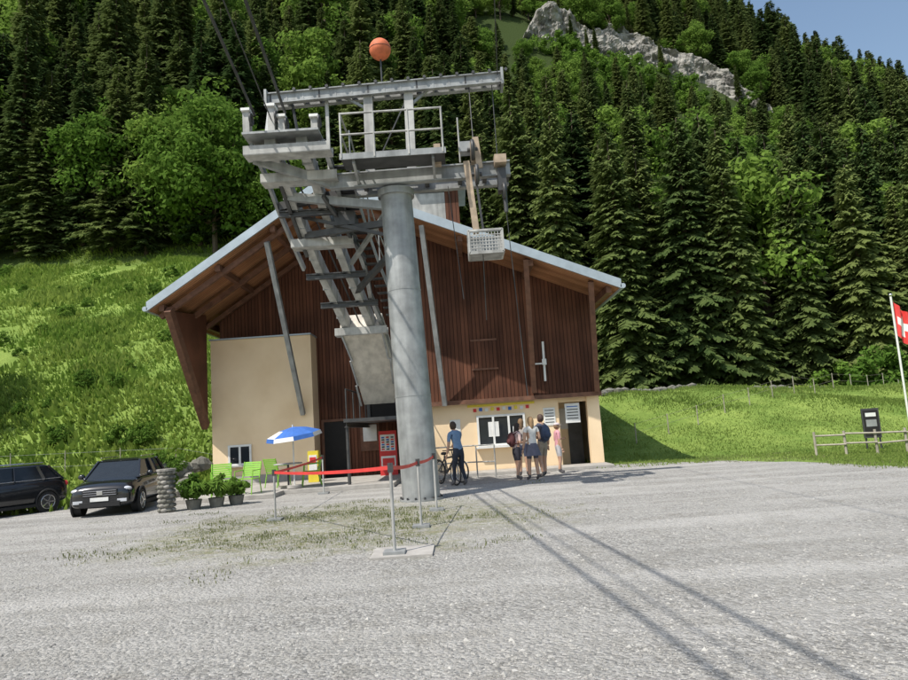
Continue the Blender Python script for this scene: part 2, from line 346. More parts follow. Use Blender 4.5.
def broadleaf(seed,h=14,R=4.6,clumps=60,per=150,ls=.24,m='dec',zlow=.22,nt_=True):
    r=random.Random(seed); V=[];F=[];mi=[]
    if nt_: trunk(V,F,mi,[(0,0,-1),(.1,0,h*.3),(.2,.1,h*.6),(.1,.1,h*.85)],[.28,.2,.12,.04])
    cz=h*(1+zlow)/2; hz=h*(1-zlow)/2
    for c in range(clumps):
        while 1:
            d=Vector((r.gauss(0,1),r.gauss(0,1),r.gauss(0,1))).normalized(); q=r.uniform(.45,.92)
            if d.z>-.8: break
        asym=1+.18*math.sin(3*math.atan2(d.y,d.x)+seed)
        wz=math.sqrt(max(.05,1-(max(0,d.z)*.5)**2))
        C=Vector((d.x*R*q*asym*wz,d.y*R*q*asym*wz,cz+d.z*hz*q)); cr=R*r.uniform(.2,.36)
        if nt_ and c%4==0: trunk(V,F,mi,[(.1,0,max(h*.2,C.z*.55)),tuple(C)],[.09,.02],5)
        for k in range(per):
            e=Vector((r.gauss(0,1),r.gauss(0,1),r.gauss(0,1))).normalized(); p=C+Vector((e.x,e.y,e.z*.75))*cr*r.uniform(.55,1.08)
            nn=(e+Vector((r.gauss(0,.6),r.gauss(0,.6),r.gauss(0,.6)+.3))).normalized(); a=nn.orthogonal().normalized(); b_=nn.cross(a); th=r.random()*6.28
            a,b_=a*math.cos(th)+b_*math.sin(th),b_*math.cos(th)-a*math.sin(th); s=ls*r.uniform(.6,1.3); o=len(V)
            V+= [tuple(p-a*s),tuple(p+b_*s*.55),tuple(p+a*s),tuple(p-b_*s*.55)]; F.append((o,o+1,o+2,o+3)); mi.append(1)
    return mk('broadleaf_mesh',V,F,[M['bark'],M[m]],mi)
CON=[conifer(1),conifer(2,22,4.5),conifer(3,22,3.4),conifer(4,22,4.0,.32),conifer(5,22,4.9,.32,7,.02)]
DEC=[broadleaf(11,zlow=.12),broadleaf(12,15,4.2,60,zlow=.1),broadleaf(13,12,5.0,64,zlow=.08)]
EDG=[broadleaf(14,15,6.2,110,170,.25,zlow=.0),broadleaf(15,13,5.2,90,160,.24,zlow=.0)]
SHR=[broadleaf(21,3,1.8,20,80,.16,'shrub',.0,False)]
def inst(me,name,loc,s,parent,sz=None):
    o=bpy.data.objects.new(name,me); COL.objects.link(o); o.parent=parent; o.location=loc
    o.rotation_euler=(random.uniform(-.03,.03),random.uniform(-.03,.03),random.uniform(0,6.283)); o.scale=(s,s,sz or s); return o
forest=empty('forest')
cliffL=[(17,131),(24,133),(33,136),(46,139),(58,139.5),(70,138)]
cnt=0
y=61.0
while y<230:
    stp=4.2 if y<80 else (5.0 if y<140 else 5.8)
    x=-.92*y
    while x<.92*y:
        px=x+random.uniform(-1.8,1.8); py=y+random.uniform(-1.8,1.8); x+=stp
        yb=65 if px<0 else 60
        if py<yb+1.2*math.sin(px*.3): continue
        a=px/py; z=float(H(px,py)); h=random.uniform(13,26)
        if px>4 and py<68: h=random.uniform(18,27)
        pd=.20 if px<-5 else .13
        if px<-26 and py<80: pd=.06
        dec=random.random()<pd
        if py>190: h*=.85
        if .05<a<.56:
            lim=np.interp(a,[.06,.14,.18,.33,.48,.54],[.64,.592,.572,.522,.452,.46])+random.uniform(-.03,.022)
            if py<137:
                hm=lim*py+1.6-z
                if hm<h:
                    if hm<5: 
                        if py<129: inst(SHR[0],'shrub',(px,py,z-.3),random.uniform(1.0,1.9),forest); inst(SHR[0],'shrub',(px+2.3,py+1.5,z),random.uniform(1.0,1.8),forest)
                        continue
                    h=hm; dec=random.random()<.4
            elif py<141 and a>.12: continue
            elif py<158: dec=random.random()<.5; h*=.75
        if dec:
            me=random.choice(DEC); s=h/15*.85
            inst(me,'broadleaf',(px,py,z-.3),s,forest)
        else:
            me=random.choice(CON); s=h/22; inst(me,'spruce',(px,py,z-.3),s*random.uniform(.85,1.25),forest,s)
        cnt+=1
    y+=stp*.92
# specimen trees on the forest edge
for (px,py,me,s) in [(-22.5,64,EDG[0],1.08),(-17,64.5,EDG[1],.9),(-26,67,EDG[1],1.1),(-47,72,EDG[1],.7)]:
    inst(me,'broadleaf_tree',(px,py,float(H(px,py))-.3),s,None)
for (px,py) in [(-30,65.5),(-33,65),(-36.5,66),(-40.5,67),(-44,68.5),(-48,70),(-52,72),(-35,69),(-42,72)]:
    s=random.uniform(.8,1.05); inst(random.choice(CON),'spruce_tree',(px,py,float(H(px,py))-.3),s*1.1,None,s)
for i in range(26):
    px=-56+i*1.9; py=64.2+abs(px)*.06+random.uniform(-.6,.8); inst(SHR[0],'shrub',(px,py,float(H(px,py))-.2),random.uniform(.6,1.3),forest)
inst(EDG[1],'broadleaf_tree',(-28.6,27.5,float(H(-28.6,27.5))-.3),1.12,None)
for (px,py,me,s) in [(15,57.5,CON[1],1.12),(20.5,58.5,CON[4],1.18),(24.5,57,CON[3],1.1),(30,58.2,CON[1],1.0),(35,57,CON[4],.95),(41,58,CON[0],1.0)]:
    inst(me,'spruce_tree',(px,py,float(H(px,py))-.3),s,None)
for (px,py,s) in [(33,53,1.2),(34.5,54,1.0),(36,52.6,.8),(31,55,.9)]:
    inst(SHR[0],'shrub',(px,py,float(H(px,py))-.2),s*1.2,None)
print('TREES',cnt)
# cliff
from mathutils import noise as mn
cb=B(); n=240; m_=44; V=[];F=[]
def ipl(t):
    t=t*(len(cliffL)-1); i=min(int(t),len(cliffL)-2); f=t-i; return cliffL[i][0]*(1-f)+cliffL[i+1][0]*f, cliffL[i][1]*(1-f)+cliffL[i+1][1]*f
for j in range(m_+1):
    for i in range(n+1):
        t=i/n; px,py=ipl(t); s=j/m_; base_z=float(H(px,py))-5
        hh=(16.5+4.5*mn.noise((px*.09,1,0))+1.5*mn.noise((px*.4,4,0)))*min(1,3.5*t+.35,3.5*(1-t)+.35)
        zz=s*hh
        off=2.6*mn.noise((px*.13,zz*.10,5))+1.3*mn.noise((px*.45,zz*.28,2))+.6*mn.noise((px*1.1,zz*.9,7))+.35*mn.noise((px*2.5,zz*1.6,1))
        st=(zz*.45+1.2*mn.noise((px*.08,0,3)))%1; off+= -.9*st
        V.append((px+.5*mn.noise((px,zz*.6,9)),py-1.0+off+zz*.28+(4*(s-.85)/.15 if s>.85 else 0),base_z+zz))
for j in range(m_):
    for i in range(n): k=j*(n+1)+i; F.append((k,k+1,k+n+2,k+n+1))
cb.add(V,F,'rock'); cb.build('rock_cliff')
# young growth on and above the cliff
for i in range(46):
    t=random.random(); px,py=ipl(t); oy=random.uniform(-3.5,-2) if i%4==0 else random.uniform(5,9.5); zz=float(H(px,py))+(random.uniform(-3.5,0) if oy<0 else 8.0+oy*.5)
    big=random.random()<.6
    inst(SHR[0] if big else CON[2],'cliff_growth',(px,py+oy,zz-.8),random.uniform(.6,1.3) if big else .33,forest)
# grass
def patch(seed,n=260,R=1.6,h=(.12,.34),w=.035,m='grass'):
    r=random.Random(seed); V=[];F=[]
    for i in range(n):
        q=R*math.sqrt(r.random()); a=r.random()*6.283; x,y=q*math.cos(a),q*math.sin(a); th=r.random()*6.283; hh=r.uniform(*h); ww=w*r.uniform(.6,1.6); l=hh*r.uniform(.1,.7); t2=r.random()*6.283
        o=len(V); c,s=math.cos(th)*ww,math.sin(th)*ww; V+=[(x-c,y-s,-.05),(x+c,y+s,-.05),(x+l*.4*math.cos(t2)+c*.7,y+l*.4*math.sin(t2)+s*.7,hh*.65),(x+l*math.cos(t2),y+l*math.sin(t2),hh)]
        F.append((0+o,1+o,2+o,3+o))
    return mk('grass_patch',V,F,[M[m]])
GP=[patch(31,220,1.6,(.1,.26)),patch(32,220,1.7,(.1,.34),.05),patch(33,150,1.5,(.14,.45),.08)]
GS=[patch(34,420,1.5,(.03,.09),.018,'mown')]
grass=empty('meadow_grass')
def slope_inst(me,px,py,s):
    e=.5; zx=(float(H(px+e,py))-float(H(px-e,py)))/(2*e); zy=(float(H(px,py+e))-float(H(px,py-e)))/(2*e)
    o=bpy.data.objects.new('grass_patch',me); COL.objects.link(o); o.parent=grass; o.location=(px,py,float(H(px,py)))
    q=Vector((-zx,-zy,1)).normalized().to_track_quat('Z','Y').to_matrix()@Matrix.Rotation(random.uniform(0,6.28),3,'Z'); o.rotation_euler=q.to_euler(); o.scale=(s,s,s)
y=21.2
while y<66:
    x=-.85*y-4
    st=1.6 if y<45 else 2.1
    while x<-9.3+ (y-22)*.25:
        px=x+random.uniform(-.6,.6); py=y+random.uniform(-.6,.6); q=mn.noise((px*.12,py*.12,3))
        if q>-.35: slope_inst(random.choice(GP),px,py,random.uniform(.7,1.3)+max(0,q)*.7)
        x+=st
    x=5.8 if y<40 else 2
    while x<.85*y+3:
        px=x+random.uniform(-.6,.6); py=y+random.uniform(-.6,.6); x+=st
        if py<22.5 and px<9.5: continue
        if py<42: slope_inst(GS[0],px,py,random.uniform(.8,1.2))
        else: slope_inst(random.choice(GP) if random.random()<.5 else GS[0],px,py,random.uniform(.6,.95))
    y+=st*.9
for i in range(60):
    py=random.uniform(26,62); px=-random.uniform(.25,.8)*py
    if px>-11: continue
    inst(SHR[0],'meadow_weed_clump',(px,py,float(H(px,py))-.15),random.uniform(.15,.38),grass)
for py in np.arange(12,21.5,.9):
    for px in np.arange(10.9,19,1.0):
        if px>10.8+max(0,(14-py)*.9): slope_inst(GS[0],px+random.uniform(-.3,.3),py+random.uniform(-.3,.3),.8)
# yard weeds
wp=patch(41,46,.35,(.01,.04),.007,'grassd'); weeds=empty('yard_weeds')
for i in range(460):
    px=-2.4+random.gauss(0,2.1); py=12.8+random.gauss(0,1.7)
    if mn.noise((px*.6,py*.6,0))<-.1: continue
    o=inst(wp,'weed_tuft',(px,py,.01),random.uniform(.4,1.2),weeds)
for i in range(160):
    px=random.uniform(5.5,11); py=random.uniform(14,24); 
    if px<9.3+(21-py)*.1-max(0,py-20)*1.3: continue
    inst(wp,'weed_tuft',(px,py,.01),random.uniform(.6,1.6),weeds)
# ------------------------------------------------------------------ station building
bl=empty('cable_car_station')
RX,RZ=-3.9,9.6
def zr(x): return RZ-.655*(RX-x) if x<RX else RZ-.43*(x-RX)
XL,XR=-9.55,5.32
r=B(); r.prism([(XL,zr(XL)),(RX,RZ),(XR,zr(XR)),(XR,zr(XR)+.2),(RX,RZ+.2),(XL,zr(XL)+.2)],21.06,37,'roof'); r.build('roof',bl)
r=B(); r.prism([(XL+.02,zr(XL)-.05),(RX,RZ-.055),(XR-.02,zr(XR)-.05),(XR-.02,zr(XR)-.004),(RX,RZ-.004),(XL+.02,zr(XL)-.004)],21.08,36.9,'soffit'); r.build('soffit',bl)
r=B()
r.prism([(XL-.04,zr(XL)-.06),(RX,RZ-.05),(XR+.04,zr(XR)-.06),(XR+.04,zr(XR)+.24),(RX,RZ+.26),(XL-.04,zr(XL)+.24)],20.99,21.055,'fascia')
for sx,x in((-1,XL),(1,XR)): r.cyl((x+sx*.09,20.99,zr(x)+.02),(x+sx*.09,37,zr(x)+.02),.08,'fascia')
r.build('fascia_and_gutters',bl)
r=B()
for x in(-9.2,-7.4,-5.6,-3.9,-1.9,.4,2.6,5.0): r.box((x,29,zr(x)-.17),(.16,15.6,.2),'wood_p')
for yy in(21.5,23.2,24.9):
    r.beam((XL+.2,yy,zr(XL+.2)-.32),(RX,yy,RZ-.32),.14,.16,'wood_p'); r.beam((RX,yy+.01,RZ-.32),(-1.4,yy+.01,zr(-1.4)-.32),.14,.16,'wood_p')
r.build('roof_timbers',bl)
# wood walls
r=B()
r.prism([(-8.75,0),(-1.4,0),(-1.4,zr(-1.4)-.06),(RX,RZ-.06),(-8.75,zr(-8.75)-.06)],25.2,25.4,'wood')
r.prism([(-1.4,2.4),(4.85,2.4),(4.85,zr(4.85)-.06),(-1.4,zr(-1.4)-.06)],23.2,23.38,'wood')
r.box((-8.68,31.2,3.2),(.14,11.5,6.2),'wood'); r.box((4.78,30.2,4.1),(.14,13.4,3.3),'wood'); r.box((-1.35,24.3,4.8),(.1,1.8,4.6),'wood')
r.prism([(-8.75,0),(4.85,0),(4.85,zr(4.85)-.06),(RX,RZ-.06),(-8.75,zr(-8.75)-.06)],36.6,36.8,'wood')
r.build('timber_walls',bl)
r=B(); r.box((1.72,23.17,2.42),(6.3,.1,.14),'wood_p'); 
r.box((1.0,23.165,4.0),(.9,.05,1.0),'wood'); 
for zz in(3.5,4.5): r.box((1.0,23.14,zz),(.9,.03,.06),'wood_p')
r.build('sill_beam_and_shutter',bl)
r=B()
V=[(-9.0,24.2,2.35),(-9.0,21.5,5.85),(-9.0,24.2,6.2)]
V2=[(x+.12,y,z) for x,y,z in V]; r.add(V+V2,[(0,1,2),(3,5,4),(0,3,4,1),(1,4,5,2),(2,5,3,0)],'wood')
r.beam((-8.95,24.15,2.2),(-8.97,21.2,5.9),.2,.34,'wood_p'); r.build('wing_bracket',bl)
r=B()
r.beam((-5.5,24.15,2.4),(-5.8,21.25,7.9),.15,.15,'steel'); r.beam((-.45,23.1,2.35),(-.8,21.2,8.1),.15,.15,'steel')
r.beam((2.6,23.1,2.6),(2.45,21.2,6.75),.16,.16,'wood_p'); r.beam((4.72,23.1,2.5),(4.45,21.2,5.9),.17,.17,'wood_p')
r.build('roof_struts',bl)
r=B(); r.box((-6.95,24.9,2.62),(3.6,1.4,5.24),'cream'); r.box((-6.95,24.88,5.27),(3.66,1.5,.05),'fascia'); r.build('rendered_block',bl)
r=B(); r.box((-6.95,24.19,.2),(3.58,.03,.4),'concrete'); r.build('plinth',bl)
r=B()
def window(r,x0,x1,z0,z1,y,n=1,fm='white'):
    r.box(((x0+x1)/2,y-.02,(z0+z1)/2),(x1-x0,.03,z1-z0),'glass')
    for z in(z0,z1): r.box(((x0+x1)/2,y-.04,z),(x1-x0+.08,.06,.07),fm)
    for i in range(n+1): x=x0+(x1-x0)*i/n; r.box((x,y-.043,(z0+z1)/2),(.07,.06,z1-z0-.07),fm)
window(r,-8.15,-7.4,.8,1.45,24.2,2)
r.box((-7.78,24.12,.74),(.95,.18,.05),'concrete')
window(r,.62,2.2,.92,1.9,23.4,3); r.box((1.41,23.28,.85),(1.8,.26,.05),'white')
r.box((1.15,23.36,1.45),(.36,.02,.5),'white'); r.box((1.95,23.36,1.3),(.3,.02,.4),'white')
r.build('windows',bl)
r=B()
r.box((.0,23.5,.46),(2.8,.2,.92),'cream'); r.box((-.4,23.5,1.66),(2.0,.2,1.48),'cream'); r.box((1.8,23.5,.44),(.8,.2,.88),'cream')
r.box((1.4,23.5,2.15),(1.6,.2,.5),'cream'); r.box((2.8,23.5,1.2),(1.2,.2,2.4),'cream'); r.box((4.6,23.52,1.2),(.42,.3,2.4),'cream')
r.box((3.9,23.55,2.3),(1.0,.15,.2),'cream')
r.box((3.4,24.4,1.2),(.1,1.6,2.4),'cream'); r.box((3.9,25.2,1.2),(1.1,.1,2.4),'cream'); r.box((4.78,30.4,1.2),(.16,12.6,2.4),'cream')
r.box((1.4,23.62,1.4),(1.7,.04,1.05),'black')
r.build('rendered_ground_floor',bl)
r=B()
r.box((3.72,25.13,1.65),(.5,.03,.75),'white'); r.box((4.2,25.12,1.0),(.5,.05,2.0),'steel_d')
r.box((3.08,23.385,1.75),(.4,.02,.6),'white')
for i in range(5): r.box((3.08,23.372,1.96-.1*i),(.3,.006,.025),'steel_d')
r.box((3.88,23.44,1.82),(.5,.02,.66),'white')
for i in range(5): r.box((3.88,23.427,2.04-.1*i),(.38,.006,.03),'blue' if i==0 else 'steel_d')
cols=['red','blue','white','yellow','red','white','blue','yellow','white','red']
for i in range(10): r.box((.55+.2*i,23.385,2.12+.02*(i%2)),(.11,.02,.11),cols[i])
r.box((1.45,23.386,2.27),(2.3,.018,.08),'yellow')
r.box((-.15,23.385,1.6),(.35,.02,.5),'white')
r.build('notices_and_stickers',bl)
r=B()
r.box((-4.55,25.17,1.05),(.85,.06,2.1),'black'); r.box((-5.02,25.16,1.05),(.09,.09,2.1),'wood_p'); r.box((-4.08,25.16,1.05),(.09,.09,2.1),'wood_p'); r.box((-4.55,25.16,2.14),(1.03,.09,.09),'wood_p')  # black panel paints the doorway's inner shade; no opening is cut
r.box((-3.3,25.16,1.5),(.7,.06,1.1),'wood_p'); r.box((-3.3,25.12,1.6),(.5,.02,.6),'white')
r.build('doorway',bl)
r=B(); r.box((-2.4,25.16,3.4),(1.7,.07,2.6),'black')  # black sheet on the wall, painted darkness for the bay's hollow
for x in(-3.3,-1.5): r.box((x,25.12,3.4),(.12,.12,2.7),'steel_d')
r.box((-2.4,22.6,2.0),(2.0,5.0,.1),'steel_d'); r.ibeam((-3.35,20.3,1.9),(-3.35,25.1,1.9),.12,.2,'steel_d'); r.ibeam((-1.45,20.3,1.9),(-1.45,25.1,1.9),.12,.2,'steel_d')
for x in(-3.35,-1.45):
    r.cyl((x,20.4,0),(x,20.4,1.85),.05,'steel_d')
    for k in range(4): r.cyl((x,20.4+1.4*k,2.0),(x,20.4+1.4*k,2.95),.022,'steel_d',n=6)
    r.cyl((x,20.4,2.95),(x,24.9,2.95),.022,'steel_d',n=6)
r.build('cable_car_bay',bl)
v=B(); v.box((0,0,.75),(.6,.12,1.5),'red'); v.box((0,-.065,1.1),(.5,.02,.55),'white')
for i in range(6):
    for j in range(3): v.box((-.16+.16*j,-.08,.95+.08*i-.07),(.1,.01,.05),['red','steel_d','blue'][(i+j)%3])
v.box((0,-.065,.45),(.5,.02,.4),'white'); v.box((0,-.08,.45),(.4,.01,.25),'red')
v.build('red_notice_board',loc=(-2.5,23.6,.13))
r=B(); r.box((-.65,25,9.0),(1.3,2.2,2.2),'steel_l'); r.box((.25,25.1,9.15),(.5,2.4,2.5),'wood'); r.box((-.2,25,10.42),(2.0,2.8,.1),'fascia'); r.build('roof_machine_housing',bl)
r=B(); r.beam((3.0,23.1,2.95),(3.02,23.1,4.3),.07,.07,'white'); r.beam((2.7,23.06,3.55),(3.05,23.06,3.55),.05,.05,'white'); r.box((3.01,23.05,3.6),(.14,.1,.2),'white'); r.build('wall_antenna',bl)
t=B(); t.prism([(-7.4,.004),(-2.0,.004),(-2.0,.13),(-7.4,.13)],20.0,24.17,'concrete'); t.prism([(-8.9,.003),(-5.2,.003),(-5.2,.125),(-8.9,.125)],18.9,19.995,'concrete'); t.build('terrace_paving',bevel=.01)
t=B(); t.prism([(-1.3,.004),(4.85,.004),(4.85,.1),(-1.3,.1)],22.1,23.36,'concrete'); t.build('entrance_step',bevel=.01)
# ------------------------------------------------------------------ pylon
py=empty('cable_car_pylon'); PY=15.9
r=B(); n=48
for a,b in((0,2.4),(2.4,4.9),(4.9,7.2)):
    f=lambda z:(-.98-.19*z/7.3,PY,z); q=lambda z:.435-.06*z/7.3
    r.cyl(f(a),f(b-.006),q(a),'steel',q(b),48,False); r.cyl(f(b-.03),f(b),q(b)+.006,'steel',q(b)+.006,48)
r.cyl((-1.17,PY,7.2),(-1.17,PY,7.36),.44,'steel',n=40); r.cyl((-.98,PY,0),(-.98,PY,.05),.5,'steel',n=40)
for i in range(14):
    a=6.283*i/14; r.cyl((-.98+.47*math.cos(a),PY+.47*math.sin(a),.05),(-.98+.47*math.cos(a),PY+.47*math.sin(a),.10),.022,'steel_d',n=6)
r.build('column',py)
r=B()
for yy in(15.55,16.2): r.ibeam((-2.7,yy,7.56),(1.6,yy,7.62),.18,.36,'steel')
for x in(-2.6,-1.9,-.4,.4,1.0,1.55): r.box((x,15.88,7.6),(.1,.5,.22),'steel_d')
for x in(-1.75,-.75):
    r.ibeam((x,15.88,7.75),(x+.03,15.88,9.82),.22,.2,'steel_l',up=(0,1,0)); r.box((x,15.88,7.79),(.36,.36,.04),'steel')
for yy in(15.76,16.02): r.ibeam((-4.2,yy,9.86),(1.6,yy,10.03),.14,.28,'steel',.025)
for i in range(15):
    x=-4.1+i*.4; z=9.86+.17*(x+4.2)/5.8; r.box((x,15.89,z),(.04,.3,.25),'steel_d' if i%3==0 else 'steel'); r.cyl((x+.2,15.66,z+.17),(x+.2,15.72,z+.17),.04,'steel_d',n=8)
r.box((1.6,15.89,10.03),(.06,.5,.42),'steel'); r.box((-4.2,15.89,9.86),(.06,.5,.42),'steel')
r.beam((-1.75,15.88,9.5),(-2.4,15.88,9.9),.06,.06,'steel'); r.beam((-.72,15.88,9.5),(-.1,15.88,10),.06,.06,'steel')
r.beam((-1.7,15.8,7.8),(-.75,15.8,9.7),.03,.03,'steel_d')
r.build('crossbeams',py)
r=B()
r.box((-1.1,15.0,7.77),(2.35,.75,.04),'steel_d'); r.box((-1.1,14.63,7.79),(2.4,.03,.14),'steel')
for x in(-2.25,-1.5,-.72,.04):
    r.cyl((x,14.62,7.75),(x,14.62,8.82),.024,'steel_l',n=8)
for z in(8.3,8.8): r.cyl((-2.27,14.62,z),(.06,14.62,z),.024,'steel_l',n=8)
for x in(-2.25,.04):
    for z in(8.3,8.8): r.cyl((x,14.62,z),(x,15.6,z),.024,'steel_l',n=8)
r.cyl((.42,15.2,7.7),(.42,15.2,8.8),.02,'steel_l',n=8)
for x in(-2.0,-.2): r.beam((x,14.7,7.7),(x,15.6,7.45),.06,.1,'steel')
r.build('platform_railing',py)
r=B(); r.cyl((-1.36,15.89,10.1),(-1.36,15.89,10.8),.02,'steel_d',n=6); r.sphere((-1.36,15.89,11.05),.27,'orange',24); r.torus((-1.36,15.89,11.05),.272,.006,'steel_d','z'); r.build('warning_ball',py)
r=B()
for x in(-.1,.75):
    r.box((x,15.3,7.95),(.16,.2,.5),'tan'); 
for x,z in((.72,7.95),(.78,7.35)):
    r.torus((x,15.1,z),.2,.045,'steel_d','x'); r.cyl((x-.05,15.1,z),(x+.05,15.1,z),.17,'tan'); r.cyl((x-.12,15.1,z),(x+.12,15.1,z),.05,'steel_d')
r.beam((.56,15.2,7.7),(.68,15.2,5.98),.14,.16,'tan'); r.beam((.74,15.2,7.5),(.84,15.2,6.0),.05,.05,'steel_d')
r.box((.55,15.25,8.05),(.26,.3,.24),'steel'); r.beam((.8,15.1,8.25),(.86,15.1,7.5),.14,.05,'tan')
r.box((1.38,15.5,7.3),(.2,.3,.55),'steel_d'); r.torus((1.4,15.35,7.0),.16,.04,'steel_d','x'); r.box((1.36,15.4,7.75),(.28,.4,.2),'tan')
r.cyl((1.42,15.4,7.0),(1.42,15.4,6.5),.05,'steel_d')
r.build('sheave_assembly',py)
r=B(); cx,cy,cz=.86,15.15,5.68; hx,hy,hz=.38,.32,.26
for sx in(-1,1):
    for sy in(-1,1): r.beam((cx+sx*hx,cy+sy*hy,cz-hz),(cx+sx*hx,cy+sy*hy,cz+hz),.045,.045,'steel_l')
for z in(-hz,hz):
    for sy in(-1,1): r.beam((cx-hx,cy+sy*hy,cz+z),(cx+hx,cy+sy*hy,cz+z),.045,.045,'steel_l')
    for sx in(-1,1): r.beam((cx+sx*hx,cy-hy,cz+z),(cx+sx*hx,cy+hy,cz+z),.045,.045,'steel_l')
for i in range(11): x=cx-hx+2*hx*(i+.5)/11; r.box((x,cy-hy,cz),(.022,.012,2*hz),'steel_l')
for i in range(7): r.box((cx,cy-hy-.005,cz-hz+2*hz*(i+.5)/7),(2*hx,.012,.018),'steel_l')
r.box((cx,cy,cz-hz),(2*hx,2*hy,.03),'steel'); r.box((cx,cy+hy,cz),(2*hx,.02,2*hz),'steel'); r.build('maintenance_cage',py)
P=[(-3.45,14.7,8.25),(-3.38,15.5,7.9),(-3.32,16.3,7.35),(-3.2,17.1,6.75),(-3.05,17.9,6.1),(-2.85,18.7,5.45),(-2.65,19.5,4.75),(-2.52,20.2,4.0),(-2.47,20.8,3.3),(-2.45,21.2,2.7)]
P=[Vector(p) for p in P]
def off(i,dx,dz=0):
    return P[i]+Vector((dx,0,dz))
r=B()
for dx in(-.42,.30):
    for i in range(7): r.beam(off(i,dx),off(i+1,dx),.2,.34,'steel_l')
    for i in range(7):
        for q in(.0,.5): r.box(P[i].lerp(P[i+1],q)+Vector((dx,0,-.02)),(.25,.03,.4),'steel')
for dx in(-.85,):
    for i in range(4): r.beam(off(i,dx,-.02),off(i+1,dx,-.02),.07,.16,'steel')
for i in range(9): r.ibeam(off(i,.78 if i<5 else .6,-.05),off(i+1,.78 if i+1<5 else .6,-.05),.1,.16,'steel')
r.build('track_girders',py)
r=B()
for i,wd in((0,1.95),(1,1.8),(3,1.6),(6,1.5)):
    c=P[i]-Vector((0,0,.3)); r.box(c,(wd,.42,.07),'steel_l'); r.box(c+Vector((0,-.2,.08)),(wd,.03,.2),'steel_l'); r.box(c+Vector((0,.2,.08)),(wd,.03,.2),'steel_l')
    for k in range(4): r.box(c+Vector((-wd/2+wd*(k+.5)/4,0,.1)),(.03,.38,.2),'steel')
for i in(2,4,5): r.ibeam(P[i]+Vector((-.8,0,-.25)),P[i]+Vector((.8,0,-.25)),.12,.16,'steel_d')
r.box(P[0]+Vector((-.1,.1,.12)),(1.7,.9,.05),'steel')
r.build('track_cross_plates',py)
r=B()
for x,z,hh in((-.92,.25,.5),(-.35,.2,.62),(-.12,.15,.4),(.62,.25,.25)):
    r.box(P[0]+Vector((x,0,z+hh/2)),(.15,.22,hh),'steel_l'); r.box(P[0]+Vector((x,-.02,z+hh+.03)),(.2,.3,.06),'white')
    r.torus(P[0]+Vector((x+.12,-.1,z+hh*.6)),.12,.03,'steel_d','x',16,6)
r.build('rope_saddles',py)
r=B()
for i in range(1,6):
    for k in range(4):
        p=P[i].lerp(P[i+1],k/4)+Vector((.98,0,0)); r.box(p,(.34,.2,.035),'steel_d')
    r.beam(P[i]+Vector((1.17,0,0)),P[i+1]+Vector((1.17,0,0)),.03,.14,'steel')
for i in range(1,7): r.cyl(P[i]+Vector((1.2,0,0)),P[i]+Vector((1.2,0,.9)),.018,'steel',n=6)
r.tube([P[i]+Vector((1.2,0,.9)) for i in range(1,7)],.018,'steel',6)
r.tube([P[i]+Vector((1.2,0,.45)) for i in range(1,7)],.014,'steel',6)
r.beam((-1.35,PY,7.0),(-3.9,16.0,7.45),.16,.2,'steel'); r.beam((-1.3,PY,6.6),(-3.6,16.9,6.7),.12,.16,'steel_d'); r.beam((-1.3,PY,5.9),(-2.6,18.5,5.5),.12,.14,'steel_d')
r.beam((-1.4,PY,6.9),(-2.6,17.7,6.1),.1,.1,'steel'); r.beam((-2.6,15.6,7.5),(-4.3,14.9,8.0),.14,.22,'steel'); r.beam((-2.6,16.2,7.5),(-4.1,16.3,7.3),.14,.2,'steel_d')
r.beam((-1.4,16,6.3),(-3.6,16.6,7.1),.08,.08,'steel_d'); r.beam((-4.15,15.9,9.75),(-4.1,15.2,8.5),.08,.1,'steel'); r.beam((-2.75,15.9,9.8),(-2.75,15.9,7.7),.08,.08,'steel_l'); r.beam((-3.6,15.9,9.75),(-3.3,15.5,8.1),.05,.05,'steel_d')
r.beam((-2.9,15.7,7.3),(-2.2,17.6,6.2),.08,.1,'steel_d'); r.beam((-3.9,15.5,7.7),(-3.7,17.4,6.3),.08,.1,'steel_d'); r.box((-2.5,16.6,6.9),(.5,.7,.35),'steel_d')
r.build('steps_and_braces',py)
r=B()
V=[];F=[]
for i,(p,wl,wr) in enumerate(zip(P[6:],(.62,.58,.52,.45),(.6,.62,.6,.5))):
    q=p-Vector((0,0,.24)); V+=[tuple(q+Vector((-wl,-.15,0))),tuple(q+Vector((wr,-.15,0))),tuple(q+Vector((wr,.15,.55))),tuple(q+Vector((-wl,.15,.55)))]
for i in range(3):
    for k in range(4): a=i*4+k; b=i*4+(k+1)%4; F.append((a,b,b+4,a+4))
F+=[(0,1,2,3),(15,14,13,12)]
M['cover']=mat('cream_grey_cover',(.54,.50,.43),.55,.05,.16,2,streak=.25)
r.add(V,F,'cover'); r.build('curved_cover',py,bevel=.02)
r=B()
for (p,q) in zip(P[6:9],P[7:]):
    for sx in(-.6,.62): r.beam(p+Vector((sx*.97,-.19,-.26)),q+Vector((sx*.88,-.19,-.26)),.05,.04,'steel')
r.build('cover_edge_trim',py)
r=B()
def rope(a,b,rad=.022,sag=0,n=1):
    pts=[Vector(a).lerp(Vector(b),i/n)-Vector((0,0,sag*4*(i/n)*(1-i/n))) for i in range(n+1)]
    r.tube(pts,rad,'steel_d',6)
rope((-4.2,14.7,8.95),(1.4,-60,13),.032); rope((-3.5,14.7,8.95),(2.1,-60,13),.032)
rope((-3.8,14.7,8.75),(1.9,-60,12.2),.014)
rope((1.5,15.8,10.1),(-4,-60,16),.012); rope((.75,15.1,8.1),(.78,15.9,10.0),.012)
